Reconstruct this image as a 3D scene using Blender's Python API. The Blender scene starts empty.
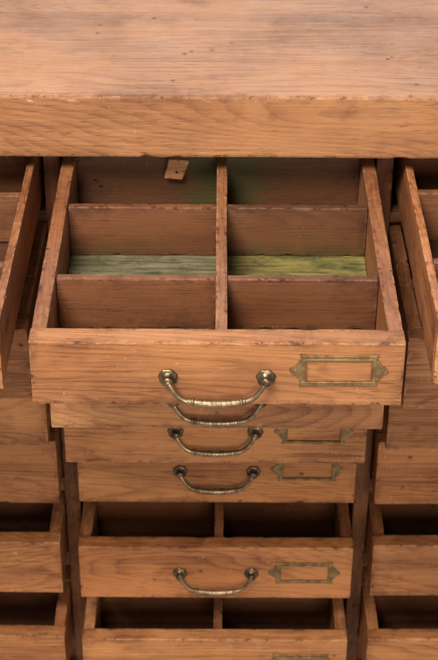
import bpy, bmesh, math, random
from mathutils import Vector, Matrix, noise
random.seed(4)
scene = bpy.context.scene
col = scene.collection
YO, ZO = -1.76, 2.0     # camera-space origin to world

# ------------------------------------------------------------------ materials
def new_mat(name):
    m = bpy.data.materials.new(name); m.use_nodes = True
    m.node_tree.nodes.clear()
    return m, m.node_tree
def N(nt, t, **kw):
    n = nt.nodes.new(t)
    for k, v in kw.items(): setattr(n, k, v)
    return n
def setin(nt, sock, v):
    if isinstance(v, bpy.types.NodeSocket): nt.links.new(v, sock)
    else: sock.default_value = v
def math_(nt, op, a, b=None, c=None, clamp=False):
    n = N(nt, 'ShaderNodeMath', operation=op); n.use_clamp = clamp
    setin(nt, n.inputs[0], a)
    if b is not None: setin(nt, n.inputs[1], b)
    if c is not None: setin(nt, n.inputs[2], c)
    return n.outputs[0]
def mapr(nt, v, a, b, c=0.0, d=1.0):
    n = N(nt, 'ShaderNodeMapRange'); n.interpolation_type = 'SMOOTHSTEP'
    setin(nt, n.inputs['Value'], v)
    n.inputs['From Min'].default_value = a; n.inputs['From Max'].default_value = b
    n.inputs['To Min'].default_value = c; n.inputs['To Max'].default_value = d
    return n.outputs[0]
def mix(nt, fac, a, b, mode='MIX'):
    n = N(nt, 'ShaderNodeMix', data_type='RGBA', blend_type=mode)
    setin(nt, n.inputs[0], fac); setin(nt, n.inputs[6], a); setin(nt, n.inputs[7], b)
    return n.outputs[2]
def noise_(nt, vec, scale, detail=3, rough=0.55, dist=0.0, out=0):
    mp = N(nt, 'ShaderNodeMapping'); nt.links.new(vec, mp.inputs[0])
    mp.inputs['Scale'].default_value = scale
    n = N(nt, 'ShaderNodeTexNoise'); nt.links.new(mp.outputs[0], n.inputs['Vector'])
    n.inputs['Scale'].default_value = 1; n.inputs['Detail'].default_value = detail
    n.inputs['Roughness'].default_value = rough; n.inputs['Distortion'].default_value = dist
    return n.outputs[out]
def c4(c): return (c[0], c[1], c[2], 1)

def wood(name, axis, light, dark, edge, rough=0.5, spec=0.3, green=0.0, wear=0.7, pale=0.5, ringamt=0.55, dirt=0.42, gtop=0.0, gmid=0.0, warp=.008, rs=9, fa=1.0):
    m, nt = new_mat(name)
    tc = N(nt, 'ShaderNodeTexCoord'); oi = N(nt, 'ShaderNodeObjectInfo')
    off = N(nt, 'ShaderNodeVectorMath', operation='SCALE'); off.inputs[0].default_value = (7.3, 11.7, 5.1)
    nt.links.new(oi.outputs['Random'], off.inputs['Scale'])
    add = N(nt, 'ShaderNodeVectorMath', operation='ADD')
    nt.links.new(tc.outputs['Object'], add.inputs[0]); nt.links.new(off.outputs[0], add.inputs[1])
    P = add.outputs[0]
    def S(l, c):
        return tuple(l if i == axis else c for i in range(3))
    warpn = noise_(nt, P, S(2.5, 6), 1, out=1)
    w2 = N(nt, 'ShaderNodeVectorMath', operation='SCALE'); nt.links.new(warpn, w2.inputs[0]); w2.inputs['Scale'].default_value = warp
    w3 = N(nt, 'ShaderNodeVectorMath', operation='ADD'); nt.links.new(P, w3.inputs[0]); nt.links.new(w2.outputs[0], w3.inputs[1])
    Q = w3.outputs[0]
    # growth rings as contours of a stretched field
    big = noise_(nt, P, S(1.1, rs), 1.5, 0.35)
    saw = math_(nt, 'FRACT', math_(nt, 'MULTIPLY_ADD', big, 46.0, math_(nt, 'MULTIPLY', noise_(nt, P, S(9, 80), 2), 1.0)))
    rings = math_(nt, 'MULTIPLY', mapr(nt, saw, 0.1, 0.90), mapr(nt, saw, 0.90, 1.0, 1, 0))
    rings = math_(nt, 'POWER', rings, 2.6)
    fine = noise_(nt, Q, S(7, 340), 3, 0.65)
    pores = noise_(nt, Q, S(46, 500), 1, 0.5)
    blotch = noise_(nt, P, (4.2, 4.2, 6.0), 4, 0.66)
    band = noise_(nt, P, S(.8, 20), 3, 0.6)
    region = mapr(nt, noise_(nt, P, (6, 6, 9), 2), .38, .60, .35, 1)
    f = math_(nt, 'MULTIPLY', rings, ringamt * 0.58)
    f = math_(nt, 'ADD', f, math_(nt, 'MULTIPLY', mapr(nt, fine, 0.36, 0.64, -.06, 0.36*fa), region))
    f = math_(nt, 'ADD', f, mapr(nt, band, 0.36, 0.66, -.08, 0.36))
    f = math_(nt, 'ADD', f, mapr(nt, blotch, 0.36, 0.67, -0.16, 0.34), clamp=True)
    colr = mix(nt, f, c4(light), c4(dark))
    hue = noise_(nt, P, (2.6, 2.6, 3.4), 2)
    colr = mix(nt, mapr(nt, hue, 0.42, 0.62, 0, 0.6), colr, mix(nt, f, (light[0]*.88, light[1]*0.78, light[2]*0.68, 1), c4(dark)))
    colr = mix(nt, mapr(nt, blotch, 0.45, 0.30, 0, 0.35), colr, (light[0]*.90, light[1]*1.0, light[2]*1.08, 1))
    pore = math_(nt, 'MULTIPLY', mapr(nt, pores, 0.61, 0.70, 0, 0.46*fa), region)
    colr = mix(nt, pore, colr, (dark[0]*.5, dark[1]*.46, dark[2]*.46, 1))
    crack = noise_(nt, P, S(.5, 34), 1, 0.5)
    cm = math_(nt, 'MULTIPLY', mapr(nt, math_(nt, 'ABSOLUTE', math_(nt, 'SUBTRACT', crack, 0.5)), 0.0, 0.004, 1, 0),
               mapr(nt, blotch, 0.56, 0.63))
    colr = mix(nt, math_(nt, 'MULTIPLY', cm, 0.65), colr, (.03, .014, .008, 1))
    grime = noise_(nt, P, (13, 13, 18), 5, 0.76)
    st = mapr(nt, grime, 0.53, 0.72, 0, dirt)
    colr = mix(nt, st, colr, (dark[0]*.65, dark[1]*.57, dark[2]*.56, 1))
    vo = N(nt, 'ShaderNodeTexVoronoi'); nt.links.new(P, vo.inputs['Vector']); vo.inputs['Scale'].default_value = 26
    vm = mapr(nt, hue, 0.43, 0.46)
    spot = math_(nt, 'MULTIPLY', mapr(nt, vo.outputs['Distance'], 0.03, 0.08, 1, 0), vm)
    colr = mix(nt, math_(nt, 'MULTIPLY', spot, 0.85), colr, (.030, .014, .009, 1))
    halo = math_(nt, 'MULTIPLY', mapr(nt, vo.outputs['Distance'], 0.05, 0.16, .38, 0), vm)
    colr = mix(nt, halo, colr, (dark[0]*.6, dark[1]*.5, dark[2]*.5, 1))
    pa = math_(nt, 'MULTIPLY', mapr(nt, noise_(nt, P, S(90, 190), 3, 0.75), 0.59, 0.66), mapr(nt, grime, 0.44, 0.34))
    sc = math_(nt, 'MULTIPLY', mapr(nt, noise_(nt, P, (430, 100, 80) if axis == 0 else (100, 430, 80), 1, 0.5), 0.68, 0.72, 0, .85), mapr(nt, grime, 0.50, 0.42))
    pal = math_(nt, 'MULTIPLY', math_(nt, 'MAXIMUM', pa, sc), pale)
    colr = mix(nt, pal, colr, c4(edge))
    at = N(nt, 'ShaderNodeAttribute'); at.attribute_name = 'half_size'
    ab = N(nt, 'ShaderNodeVectorMath', operation='ABSOLUTE'); nt.links.new(tc.outputs['Object'], ab.inputs[0])
    sb = N(nt, 'ShaderNodeVectorMath', operation='SUBTRACT'); nt.links.new(at.outputs['Vector'], sb.inputs[0]); nt.links.new(ab.outputs[0], sb.inputs[1])
    sx = N(nt, 'ShaderNodeSeparateXYZ'); nt.links.new(sb.outputs[0], sx.inputs[0])
    a_, b_, c_ = sx.outputs
    med = math_(nt, 'MAXIMUM', math_(nt, 'MINIMUM', a_, b_), math_(nt, 'MINIMUM', math_(nt, 'MAXIMUM', a_, b_), c_))
    wn = noise_(nt, P, (75, 75, 75), 4, 0.78)
    gr = math_(nt, 'MULTIPLY', mapr(nt, med, .001, .014, 1, 0), mapr(nt, grime, .43, .61, 0, .5))
    colr = mix(nt, gr, colr, (dark[0]*.65, dark[1]*.58, dark[2]*.58, 1))
    wv = math_(nt, 'SUBTRACT', med, mapr(nt, wn, 0.44, 0.80, .0, .0052))
    ew = mapr(nt, wv, -.0012, .0012, 1, 0)
    ew = math_(nt, 'MULTIPLY', ew, mapr(nt, fine, .3, .6, 1, .4))
    colr = mix(nt, math_(nt, 'MULTIPLY', ew, wear), colr, c4(edge))
    nick = math_(nt, 'MULTIPLY', mapr(nt, med, .0014, .0058, 1, 0), mapr(nt, wn, 0.43, 0.36))
    colr = mix(nt, math_(nt, 'MULTIPLY', nick, .7), colr, (dark[0]*.35, dark[1]*.32, dark[2]*.35, 1))
    if green > 0:
        sep = N(nt, 'ShaderNodeSeparateXYZ'); nt.links.new(tc.outputs['Object'], sep.inputs[0])
        gn = noise_(nt, P, (9, 9, 12), 5, 0.72)
        gq = math_(nt, 'MULTIPLY_ADD', sep.outputs['Z'], -3.0+gtop, gn)
        if gmid > 0:
            gq = math_(nt, 'ADD', gq, mapr(nt, math_(nt, 'ABSOLUTE', sep.outputs['X']), .0, .11, gmid, -.10))
        gm = math_(nt, 'MULTIPLY', mapr(nt, gq, 0.46, 0.72), green)
        colr = mix(nt, gm, colr, mix(nt, fine, (.090, .088, .028, 1), (.048, .048, .015, 1)))
    colr = mix(nt, 1.0, colr, oi.outputs['Color'], 'MULTIPLY')
    b = N(nt, 'ShaderNodeBsdfPrincipled'); o = N(nt, 'ShaderNodeOutputMaterial')
    nt.links.new(colr, b.inputs['Base Color'])
    rg = math_(nt, 'ADD', mapr(nt, grime, 0.3, 0.7, -0.03, 0.08), mapr(nt, fine, 0.3, 0.7, rough-0.04, rough+0.06))
    nt.links.new(rg, b.inputs['Roughness'])
    b.inputs['Specular IOR Level'].default_value = spec
    h = math_(nt, 'SUBTRACT', math_(nt, 'MULTIPLY', fine, -0.6), math_(nt, 'MULTIPLY', pore, 0.9))
    h = math_(nt, 'SUBTRACT', h, math_(nt, 'MULTIPLY', cm, 1.4))
    h = math_(nt, 'SUBTRACT', h, math_(nt, 'ADD', spot, math_(nt, 'MULTIPLY', nick, .9)))
    h = math_(nt, 'SUBTRACT', h, math_(nt, 'MULTIPLY', pal, 0.8))
    h = math_(nt, 'ADD', h, math_(nt, 'MULTIPLY', grime, 1.0))
    bp = N(nt, 'ShaderNodeBump'); bp.inputs['Strength'].default_value = 0.65; bp.inputs['Distance'].default_value = 0.0013
    nt.links.new(h, bp.inputs['Height'])
    nt.links.new(bp.outputs[0], b.inputs['Normal']); nt.links.new(b.outputs[0], o.inputs[0])
    return m

EDGE = (.50, .295, .155)
M_front = wood('worn_teak_front', 0, (.450, .185, .065), (.165, .053, .018), EDGE, pale=.6, wear=.5)
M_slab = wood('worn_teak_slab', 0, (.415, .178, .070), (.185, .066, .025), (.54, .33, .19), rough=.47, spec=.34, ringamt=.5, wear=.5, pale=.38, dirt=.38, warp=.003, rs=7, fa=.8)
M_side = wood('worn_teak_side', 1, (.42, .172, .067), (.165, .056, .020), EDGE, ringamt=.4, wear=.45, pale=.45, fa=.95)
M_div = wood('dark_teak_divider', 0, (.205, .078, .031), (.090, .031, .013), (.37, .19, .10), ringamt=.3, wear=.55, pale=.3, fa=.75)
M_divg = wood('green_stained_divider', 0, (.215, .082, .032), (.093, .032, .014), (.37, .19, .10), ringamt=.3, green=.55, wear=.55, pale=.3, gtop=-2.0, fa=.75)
M_backg = wood('green_smeared_back', 0, (.145, .054, .023), (.062, .022, .010), (.34, .17, .085), ringamt=.3, green=.8, wear=.4, pale=.3, gtop=2.6, gmid=.22, fa=.75)
M_mid = wood('dark_teak_middle_divider', 1, (.32, .130, .053), (.145, .050, .020), (.48, .27, .145), ringamt=.35, wear=.6, pale=.3)
M_post = wood('worn_teak_post', 2, (.20, .070, .024), (.078, .024, .010), (.28, .12, .05), ringamt=.4, wear=.35, pale=.3)
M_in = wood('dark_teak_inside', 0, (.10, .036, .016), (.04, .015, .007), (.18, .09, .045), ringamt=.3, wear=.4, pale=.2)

def green_floor():
    m, nt = new_mat('green_stained_board')
    tc = N(nt, 'ShaderNodeTexCoord'); P = tc.outputs['Object']
    a = noise_(nt, P, (14, 34, 10), 5, 0.7)
    s = noise_(nt, P, (9, 170, 30), 4, 0.7)
    colr = mix(nt, mapr(nt, a, .36, .62), (.215, .182, .098, 1), (.110, .100, .048, 1))
    sep = N(nt, 'ShaderNodeSeparateXYZ'); nt.links.new(P, sep.inputs[0])
    right = mapr(nt, math_(nt, 'MULTIPLY_ADD', a, .2, sep.outputs['X']), .08, .13)
    yel = mix(nt, mapr(nt, a, .42, .62), (.255, .190, .048, 1), (.092, .090, .026, 1))
    colr = mix(nt, math_(nt, 'MULTIPLY', right, .92), colr, yel)
    colr = mix(nt, mapr(nt, s, .46, .60, 0, .75), colr, (.065, .050, .020, 1))
    k = noise_(nt, P, (30, 60, 30), 5, 0.8)
    colr = mix(nt, mapr(nt, k, .52, .64, 0, .65), colr, (.042, .041, .015, 1))
    b = N(nt, 'ShaderNodeBsdfPrincipled'); o = N(nt, 'ShaderNodeOutputMaterial')
    nt.links.new(colr, b.inputs['Base Color']); b.inputs['Roughness'].default_value = .65
    b.inputs['Specular IOR Level'].default_value = .25
    bp = N(nt, 'ShaderNodeBump'); bp.inputs['Strength'].default_value = .4; bp.inputs['Distance'].default_value = .001
    nt.links.new(s, bp.inputs['Height']); nt.links.new(bp.outputs[0], b.inputs['Normal'])
    nt.links.new(b.outputs[0], o.inputs[0]); return m
M_green = green_floor()

def brass(name, c1, c2, metal, r0=.28, r1=.55):
    m, nt = new_mat(name)
    tc = N(nt, 'ShaderNodeTexCoord'); oi = N(nt, 'ShaderNodeObjectInfo')
    add = N(nt, 'ShaderNodeVectorMath', operation='ADD')
    nt.links.new(tc.outputs['Object'], add.inputs[0]); nt.links.new(oi.outputs['Location'], add.inputs[1])
    P = add.outputs[0]
    a = noise_(nt, P, (90, 90, 90), 4, .6); g = noise_(nt, P, (400, 400, 400), 2)
    f = mapr(nt, a, .38, .62)
    b = N(nt, 'ShaderNodeBsdfPrincipled'); o = N(nt, 'ShaderNodeOutputMaterial')
    nt.links.new(mix(nt, f, c4(c1), c4(c2)), b.inputs['Base Color'])
    b.inputs['Metallic'].default_value = metal
    nt.links.new(mapr(nt, a, .3, .7, r0, r1), b.inputs['Roughness'])
    bp = N(nt, 'ShaderNodeBump'); bp.inputs['Strength'].default_value = .25; bp.inputs['Distance'].default_value = .0003
    nt.links.new(g, bp.inputs['Height']); nt.links.new(bp.outputs[0], b.inputs['Normal'])
    nt.links.new(b.outputs[0], o.inputs[0]); return m
M_bail = brass('aged_bronze_grip', (.37, .25, .135), (.18, .118, .062), .88, .34, .52)
M_ros = brass('aged_bronze_dark', (.21, .14, .075), (.08, .053, .030), .88, .36, .52)
M_plate = brass('tarnished_brass', (.29, .175, .070), (.165, .095, .038), .6, .42, .6)
M_iron = brass('dark_iron', (.05, .04, .035), (.02, .016, .014), .7)

# ------------------------------------------------------------------ mesh helpers
def board_mesh(name, sx, sy, sz, mat, bev=0.0016, jit=0.0005, seed=0):
    """bevelled board centred on origin with slightly irregular, chipped arrises"""
    bm = bmesh.new(); bmesh.ops.create_cube(bm, size=1)
    bmesh.ops.scale(bm, vec=(sx, sy, sz), verts=bm.verts)
    b = min(bev, min(sx, sy, sz) * .3)
    bmesh.ops.bevel(bm, geom=bm.edges[:], offset=b, segments=2, profile=.6, affect='EDGES')
    dims = (sx, sy, sz); ax = max(range(3), key=lambda i: dims[i])
    def cut(i, c):
        co = [0, 0, 0]; no = [0, 0, 0]; co[i] = c; no[i] = 1
        bmesh.ops.bisect_plane(bm, geom=bm.verts[:]+bm.edges[:]+bm.faces[:], plane_co=co, plane_no=no)
    for i in range(3):
        if dims[i] > .03:
            for s in (-1, 1): cut(i, s*(dims[i]/2-b*2.2))
    n = max(4, int(dims[ax] / 0.007))
    for i in range(1, n): cut(ax, -dims[ax]/2 + dims[ax]*i/n)
    off = Vector((seed*3.7+1.3, seed*1.9, seed*5.1))
    for v in bm.verts:
        near = sum(1 for i in range(3) if i != ax and dims[i]/2-abs(v.co[i]) < b*1.5)
        k = noise.noise_vector(v.co*14+off) + 0.25*noise.noise_vector(v.co*120+off)
        d = Vector((k.x, k.y, k.z))*jit*(.8 if near == 2 else .12)
        c = noise.noise(v.co*60+off*2)
        if near == 2 and c > .36:
            d -= Vector([math.copysign(1, v.co[i]) if i != ax else 0 for i in range(3)])*(c-.36)*.0050
        d[ax] = 0
        v.co += d
    me = bpy.data.meshes.new(name); bm.to_mesh(me); bm.free()
    me.materials.append(mat)
    at = me.attributes.new('half_size', 'FLOAT_VECTOR', 'POINT')
    for i in range(len(me.vertices)): at.data[i].vector = (sx/2, sy/2, sz/2)
    return me

def tube(bm, pts, rad, seg=12):
    rings = []
    prev_n = None
    for i, p in enumerate(pts):
        p = Vector(p)
        a = Vector(pts[max(i-1, 0)]); c = Vector(pts[min(i+1, len(pts)-1)])
        t = (c-a).normalized()
        if prev_n is None:
            prev_n = t.cross(Vector((0, 1, 0))).normalized()
        n = (prev_n - t*prev_n.dot(t)).normalized(); prev_n = n
        bn = t.cross(n)
        ring = []
        for k in range(seg):
            an = 2*math.pi*k/seg
            ring.append(bm.verts.new(p + (n*math.cos(an)+bn*math.sin(an))*rad[i]))
        rings.append(ring)
    for i in range(len(rings)-1):
        for k in range(seg):
            bm.faces.new((rings[i][k], rings[i][(k+1) % seg], rings[i+1][(k+1) % seg], rings[i+1][k]))
    bm.faces.new(rings[0][::-1]); bm.faces.new(rings[-1])

def finish(bm, name, mat, smooth=True):
    bmesh.ops.recalc_face_normals(bm, faces=bm.faces[:])
    me = bpy.data.meshes.new(name); bm.to_mesh(me); bm.free(); me.materials.append(mat)
    if smooth:
        for p in me.polygons: p.use_smooth = True
    return me

def lathe(bm, prof, centre, seg=20, lobes=0, amp=0.0):
    cx, cy, cz = centre; rings = []
    for r, o in prof:
        ring = []
        for k in range(seg):
            a = 2*math.pi*k/seg
            rr = r*(1+amp*math.cos(lobes*a)*(r/.011)**2) if lobes else r
            ring.append(bm.verts.new((cx+rr*math.cos(a), cy-o, cz+rr*math.sin(a))))
        rings.append(ring)
    for i in range(len(rings)-1):
        for k in range(seg):
            bm.faces.new((rings[i][k], rings[i][(k+1) % seg], rings[i+1][(k+1) % seg], rings[i+1][k]))
    bm.faces.new(rings[-1])
    bm.faces.new(rings[0][::-1])

HS = 0.0525   # half spacing of handle mounts
def bail_mesh():
    bm = bmesh.new()
    pts, rad = [], []
    n = 240
    for i in range(n+1):
        s = -1 + 2*i/n
        a = abs(s)
        # wide flat grip, short shoulders that sweep up into the mounts
        if a < .53: z = -.0250 + .0024*(a/.53)**2
        else:
            k = (a-.53)/.47; z = -.0226 + .0221*(k*k*(3-2*k))
        y = -.0095 - .0062*(1-a**3)
        x = (1 if s > 0 else -1)*(a*HS + .0050*math.sin(math.pi*min(1, max(0, (a-.5)/.5))))
        pts.append((x, y, z))
        r = .0033 - .0009*max(0, (a-.60)/.40)
        if a < .46:
            r = .0048 - .0009*(a/.46)**2 - (.0005 if i % 12 == 0 else 0)
        elif a < .475: r = .0031
        elif a < .52: r = .0054 - abs(a-.4975)*40*.0012
        elif a < .532: r = .0031
        elif a < .555: r = .0044
        if a > .955: r = .0038
        rad.append(r)
    tube(bm, pts, rad, 16)
    return finish(bm, 'bail', M_bail)
def mount_mesh():
    bm = bmesh.new()
    lathe(bm, [(.0094, -.001), (.0104, .0004), (.0103, .0014), (.0090, .0023), (.0078, .0023), (.0067, .0032), (.0057, .0043), (.0047, .0053),
               (.0042, .0074), (.0050, .0086), (.0055, .0099), (.0050, .0112), (.0035, .0120), (.0014, .0123)], (0, 0, 0), 40, 7, .05)
    for v in bm.verts:
        v.co += noise.noise_vector(v.co*200)*.0005
    return finish(bm, 'mounting_rosette', M_ros)

def box_in(bm, x0, x1, y0, y1, z0, z1, bev=.0004):
    r = bmesh.ops.create_cube(bm, size=1)
    vs = r['verts']
    for v in vs:
        v.co = Vector(((x0+x1)/2+v.co.x*(x1-x0), (y0+y1)/2+v.co.y*(y1-y0), (z0+z1)/2+v.co.z*(z1-z0)))
    es = list({e for v in vs for e in v.link_edges})
    bmesh.ops.bevel(bm, geom=es, offset=bev, segments=1, affect='EDGES')
def plate_poly(bm, pts, t0, t1):
    f = [bm.verts.new((x, -t0, z)) for x, z in pts]; g = [bm.verts.new((x, -t1, z)) for x, z in pts]
    n = len(pts)
    bm.faces.new(f); bm.faces.new(g[::-1])
    for i in range(n): bm.faces.new((f[i], f[(i+1) % n], g[(i+1) % n], g[i]))
def label_mesh():
    bm = bmesh.new()
    W, H, B = .0400, .0195, .0050
    box_in(bm, -W, W, -.0015, .0006, H-B, H)
    box_in(bm, -W, W, -.0015, .0006, -H, -H+B)
    box_in(bm, -W, -W+B, -.0014, .0006, -H+B, H-B)
    box_in(bm, W-B, W, -.0014, .0006, -H+B, H-B)
    l = .0012
    for z in (H-B-.0002, -H+B-.0010): box_in(bm, -W+B-.001, W-B+.001, -.0028, -.0011, z, z+l)
    for x in (-W+B-.0010, W-B-.0002): box_in(bm, x, x+l, -.0027, -.0011, -H+B+.0011, H-B-.0003)
    for s in (-1, 1):
        # scalloped end tab
        tab = [(-.0008, .0128), (.0014, .0130), (.0030, .0116), (.0030, .0098), (.0046, .0090), (.0058, .0074), (.0060, .0056), (.0078, .0052),
               (.0094, .0040), (.0112, .0030), (.0124, .0012), (.0127, 0)]
        tab = tab + [(a, -b) for a, b in tab[-2::-1]]
        plate_poly(bm, [(s*(W+a), b) for a, b in tab], -.0004, .0011)
        for q in (-1, 1):
            plate_poly(bm, [(s*(W-.007), q*(H-.001)), (s*(W-.004), q*(H+.0010)), (s*(W-.001), q*(H+.0006)), (s*(W+.0018), q*(H+.0018)),
                            (s*(W+.0010), q*(H-.003)), (s*(W-.001), q*(H-.006))], -.0003, .0011)
        lathe(bm, [(.0019, .0005), (.0018, .0019), (.0010, .0023)], (s*(W+.0066), 0, 0), 12)
    return finish(bm, 'label_holder', M_plate, False)

ME_bail, ME_mount, ME_label = bail_mesh(), mount_mesh(), label_mesh()

# ------------------------------------------------------------------ object helpers
def empty(name, loc, label, cat, group=None, rot=0.0):
    o = bpy.data.objects.new(name, None); o.empty_display_size = .05
    o.location = loc; o.rotation_euler = (0, 0, rot)
    o['label'] = label; o['category'] = cat
    if group: o['group'] = group
    col.objects.link(o); return o
def part(name, me, parent, loc, color=(1, 1, 1), rot=(0, 0, 0), label=None):
    o = bpy.data.objects.new(name, me); o.parent = parent; o.location = loc; o.rotation_euler = rot
    o.color = (color[0], color[1], color[2], 1)
    if label: o['label'] = label
    col.objects.link(o); return o
def empty_part(name, parent, loc):
    o = bpy.data.objects.new(name, None); o.empty_display_size = .02; o.parent = parent; o.location = loc
    col.objects.link(o); return o

W = .400
cache = {}
def B(key, *a, **k):
    if key not in cache: cache[key] = board_mesh(key[0], *a, **k)
    return cache[key]
def drawer(x, yf, ztop, h, label, tint=(1, 1, 1), green=False, L=.440, rot=0.0, mz=.0556, lz=.0515, lab_on=True, hand=True, fw=.400, T=.018, FT=.0235):
    """origin at centre-bottom of the drawer front face"""
    root = empty('drawer', (x, yf+YO, ztop-h+ZO), label, 'drawer', 'drawers of the wooden cabinet', rot)
    t = tint
    def v(a=.12):
        k = 1+random.uniform(-a, a); g = 1+random.uniform(-.06, .06); return (t[0]*k, t[1]*k*g, t[2]*k*g)
    part('drawer_front', B(('drawer_front', h, fw, FT), fw, FT, h, M_front, .002, .0006, seed=h*10), root, (0, FT/2, h/2), t)
    sl = L-FT
    for s in (-1, 1):
        part('side_board', B(('side_board', h, T, FT), T*.92, sl-.0006, h-.003, M_side, .0016, .0008, seed=2), root,
             (s*(W/2-T/2), FT+sl/2, h/2-.0005), v(), (0, 0, s*0.001))
    iw = W-2*T*.96
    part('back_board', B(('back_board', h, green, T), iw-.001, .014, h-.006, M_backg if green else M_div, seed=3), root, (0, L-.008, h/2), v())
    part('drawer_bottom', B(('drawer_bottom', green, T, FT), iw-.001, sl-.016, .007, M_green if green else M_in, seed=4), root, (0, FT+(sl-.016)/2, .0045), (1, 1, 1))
    mh = h-.012
    MT = .0130
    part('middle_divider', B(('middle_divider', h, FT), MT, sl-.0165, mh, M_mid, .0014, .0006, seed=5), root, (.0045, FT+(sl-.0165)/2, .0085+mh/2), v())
    hw = iw/2-MT/2
    for q, yy in enumerate((.138, .300)):
        for s in (-1, 1):
            ww = hw - s*.0045 - .0012
            cx = .0045 + s*(MT/2+ww/2+.0004)
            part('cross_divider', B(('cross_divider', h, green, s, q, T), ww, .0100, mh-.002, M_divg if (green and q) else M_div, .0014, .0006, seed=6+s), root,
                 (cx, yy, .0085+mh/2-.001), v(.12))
    if hand:
        hp = empty_part('handle', root, (0, 0, h-mz))
        part('bail', ME_bail, hp, (0, 0, 0), rot=(random.uniform(-.05, .10), 0, random.uniform(-.01, .01)))
        for s in (-1, 1): part('mounting_rosette', ME_mount, hp, (s*HS, -.0006, 0), rot=(0, random.uniform(0, 3), 0))
    if lab_on: part('label_holder', ME_label, root, (.1300, -.0008, h-lz), rot=(0, random.uniform(-.008, .008), 0))
    return root

rows = [(-.939, .082), (-1.055, .105), (-1.214, .109), (-1.373, .1145), (-1.537, .100), (-1.708, .105)]
PX = .4285
yc = [1.358, 1.495, 1.630, 1.742, 1.700, 1.684]
xc = [0, 0, -.002, .0, -.001, -.002]
yl = [1.385, 1.552, 1.668, 1.742, 1.712, 1.690]
yr = [1.398, 1.540, 1.662, 1.740, 1.708, 1.688]
desc_c = ['fully opened worn teak drawer with green-stained compartments', 'pulled out worn teak drawer below the open one',
          'half pulled out worn orange-brown teak drawer', 'slightly pulled out smooth orange-brown teak drawer',
          'opened teak drawer with dark empty compartments', 'lowest opened teak drawer with dark compartments']
tc_ = [(.90, .88, .87), (1.20, 1.26, 1.36), (1.12, 1.06, .98), (1.22, 1.18, 1.08), (1.06, .96, .86), (1.16, 1.14, 1.10)]
tl_ = [(1.02, 1.02, 1.02), (.82, .78, .76), (1.14, 1.16, 1.14), (.94, .86, .80), (1.12, 1.08, 1.0), (.96, .90, .84)]
tr_ = [(1.14, 1.14, 1.12), (1.08, 1.10, 1.10), (.86, .81, .77), (1.12, 1.04, .94), (1.0, .94, .88), (1.14, 1.10, 1.04)]
for i, (zt, h) in enumerate(rows):
    r = drawer(xc[i], yc[i], zt, h, desc_c[i], tc_[i], green=(i == 0), mz=[.0445, .0600, .0556, .0556, .0500, .0556][i], lz=[.0345, .040, .0545, .0515, .0480, .0490][i],
               FT=.0270 if i == 0 else .0235)
    if i == 0: top_drawer = r
    for s, ys, tt in ((-1, yl, tl_), (1, yr, tr_)):
        lab = 'worn teak drawer standing open beside the green-stained one' if i == 0 else (
              'opened teak side drawer with dark compartments' if i >= 4 else 'partly pulled out plain worn teak side drawer')
        px = (PX+.0015) if i else (.4345 if s < 0 else .4385)
        rt = s*.006 if i == 0 else s*.012+random.uniform(-.002, .002)
        drawer(s*px, ys[i], zt+random.uniform(-.002, .002), h, lab, tt[i], rot=rt, lab_on=False, fw=.400 if i == 0 else .403,
               T=.0105 if i == 0 else .018, FT=.016 if i == 0 else .0235)

# small stop block screwed to the back board of the open drawer
bm = bmesh.new()
box_in(bm, -.0125, .0125, -.006, .006, -.014, .014, .0012)
for v in bm.verts:
    v.co.x = v.co.x*(1+v.co.z*5) + v.co.z*.20 + noise.noise(v.co*90)*.0008
me = finish(bm, 'stop_block', M_front, False)
at = me.attributes.new('half_size', 'FLOAT_VECTOR', 'POINT')
for i in range(len(me.vertices)): at.data[i].vector = (.0125, .006, .014)
blk = part('stop_block', me, top_drawer, (-.054, .440-.0225, .0655), (1.15, 1.2, 1.25), (0, .08, 0), 'small light tapered wooden block with a screw')
bm = bmesh.new(); lathe(bm, [(.0018, -.001), (.0018, .0006), (.0010, .0010)], (0, 0, 0), 14)
part('screw', finish(bm, 'screw', M_iron), blk, (.001, -.0060, -.003))

# ------------------------------------------------------------------ cabinet
cab = empty('cabinet', (0, 0, 0), 'old worn teak chest of many drawers with thick top', 'cabinet')
YF = 1.794
def cpart(name, x0, x1, y0, y1, z0, z1, mat, tint=(1, 1, 1), bev=.002, jit=.0006, seed=0):
    me = board_mesh(name, x1-x0, y1-y0, z1-z0, mat, bev, jit, seed=seed)
    return part(name, me, cab, ((x0+x1)/2, (y0+y1)/2+YO, (z0+z1)/2+ZO), tint)
CW = .665
D1 = 2.26
cpart('cabinet_top', -CW-.03, CW+.03, 1.730, D1+.02, -.917, -.8336, M_slab, bev=.0035, jit=.0010, seed=1)
PW = .0110
for i, x in enumerate((-.6425, -.2160, .2160, .6425)):
    cpart('post', x-PW, x+PW, YF, YF+.034, -1.87, -.9175, M_post, seed=2+i)
    if abs(x) < .5:
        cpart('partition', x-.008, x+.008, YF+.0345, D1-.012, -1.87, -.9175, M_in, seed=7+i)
    else:
        s = 1 if x > 0 else -1
        xx = x+s*.004
        cpart('side_panel', xx-.010, xx+.010, YF+.0345, D1-.012, -1.87, -.9175, M_post, seed=9+i)
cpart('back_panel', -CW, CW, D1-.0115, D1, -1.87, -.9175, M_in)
spans = [(-.6305, -.2275), (-.2045, .2045), (.2275, .6305)]
zr = [(rows[i][0]-rows[i][1]-(.014 if i == 0 else .004), rows[i][0]-rows[i][1]-.030) for i in range(5)] + [(-1.817, -1.87)]
for (a, b) in spans:
    for (z1, z0) in zr:
        cpart('rail', a, b, YF+.008, YF+.030, min(z0, z1), max(z0, z1), M_div)
        zz = max(z0, z1)-.001
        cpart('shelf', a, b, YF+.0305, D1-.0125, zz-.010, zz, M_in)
cpart('plinth', -CW-.01, CW+.01, YF-.012, D1, -1.930, -1.8705, M_post)
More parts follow.
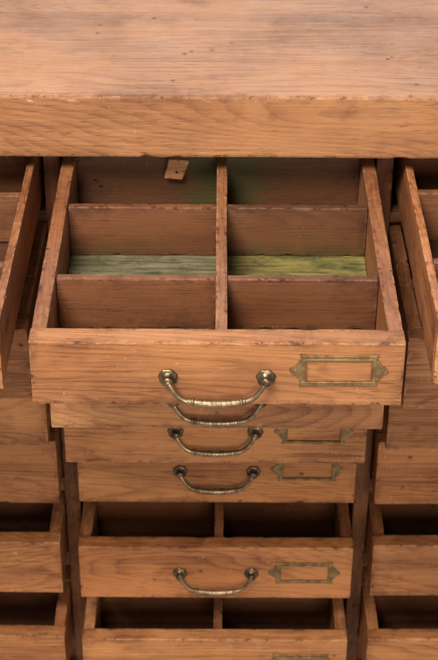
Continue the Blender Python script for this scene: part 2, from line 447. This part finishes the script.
for sx in (-1, 1):
    for yy in (YF+.03, D1-.06):
        cpart('foot', sx*(CW-.04)-.03, sx*(CW-.04)+.03, yy-.03, yy+.03, -2.0, -1.9305, M_post, bev=.006)

# ------------------------------------------------------------------ floor
bm = bmesh.new(); bmesh.ops.create_grid(bm, x_segments=2, y_segments=2, size=6)
m, nt = new_mat('studio_floor')
tc = N(nt, 'ShaderNodeTexCoord'); b = N(nt, 'ShaderNodeBsdfPrincipled'); o = N(nt, 'ShaderNodeOutputMaterial')
nt.links.new(mix(nt, noise_(nt, tc.outputs['Object'], (3, 3, 3), 5), (.30, .28, .26, 1), (.38, .36, .33, 1)), b.inputs['Base Color'])
b.inputs['Roughness'].default_value = .7; nt.links.new(b.outputs[0], o.inputs[0])
fl = bpy.data.objects.new('floor', finish(bm, 'floor', m, False)); fl['kind'] = 'structure'; fl['label'] = 'plain grey floor under the cabinet'
fl['category'] = 'floor'; col.objects.link(fl)

# ------------------------------------------------------------------ light
w = bpy.data.worlds.new('World'); scene.world = w; w.use_nodes = True
w.node_tree.nodes['Background'].inputs[0].default_value = (1, 1, .98, 1)
w.node_tree.nodes['Background'].inputs[1].default_value = .24
def area(name, loc, target, sx, sy, power, c=(1, .985, .95)):
    l = bpy.data.lights.new(name, 'AREA'); l.shape = 'RECTANGLE'; l.size = sx; l.size_y = sy; l.energy = power; l.color = c
    o = bpy.data.objects.new(name, l); o.location = loc
    o.rotation_euler = (Vector(target)-Vector(loc)).to_track_quat('-Z', 'Y').to_euler(); col.objects.link(o)
area('key_light', (-.7, -1.6, 3.15), (0, -.1, .70), 1.0, .8, 122)
area('fill_light', (.5, -2.8, 1.5), (0, 0, .42), 1.4, 1.1, 40, (1, .98, .95))
area('back_light', (.35, 2.6, 2.5), (0, .2, 1.16), 3.0, 1.6, 54, (1, .99, .96))

# ------------------------------------------------------------------ camera
cam = bpy.data.cameras.new('camera'); co = bpy.data.objects.new('camera', cam); col.objects.link(co)
cam.sensor_fit = 'VERTICAL'; cam.sensor_height = 36; cam.lens = 1564/660*36
th = math.radians(34.2)
co.location = (.002, YO, ZO)
R = Matrix.Rotation(math.pi/2-th, 4, 'X')
co.rotation_euler = (R @ Matrix.Rotation(math.radians(.3), 4, 'Z')).to_euler()
cam.clip_end = 50; cam.clip_start = .05
cam.dof.use_dof = True; cam.dof.focus_distance = 1.70; cam.dof.aperture_fstop = 14
scene.camera = co
scene.view_settings.view_transform = 'Standard'; scene.view_settings.look = 'None'; scene.view_settings.exposure = 0
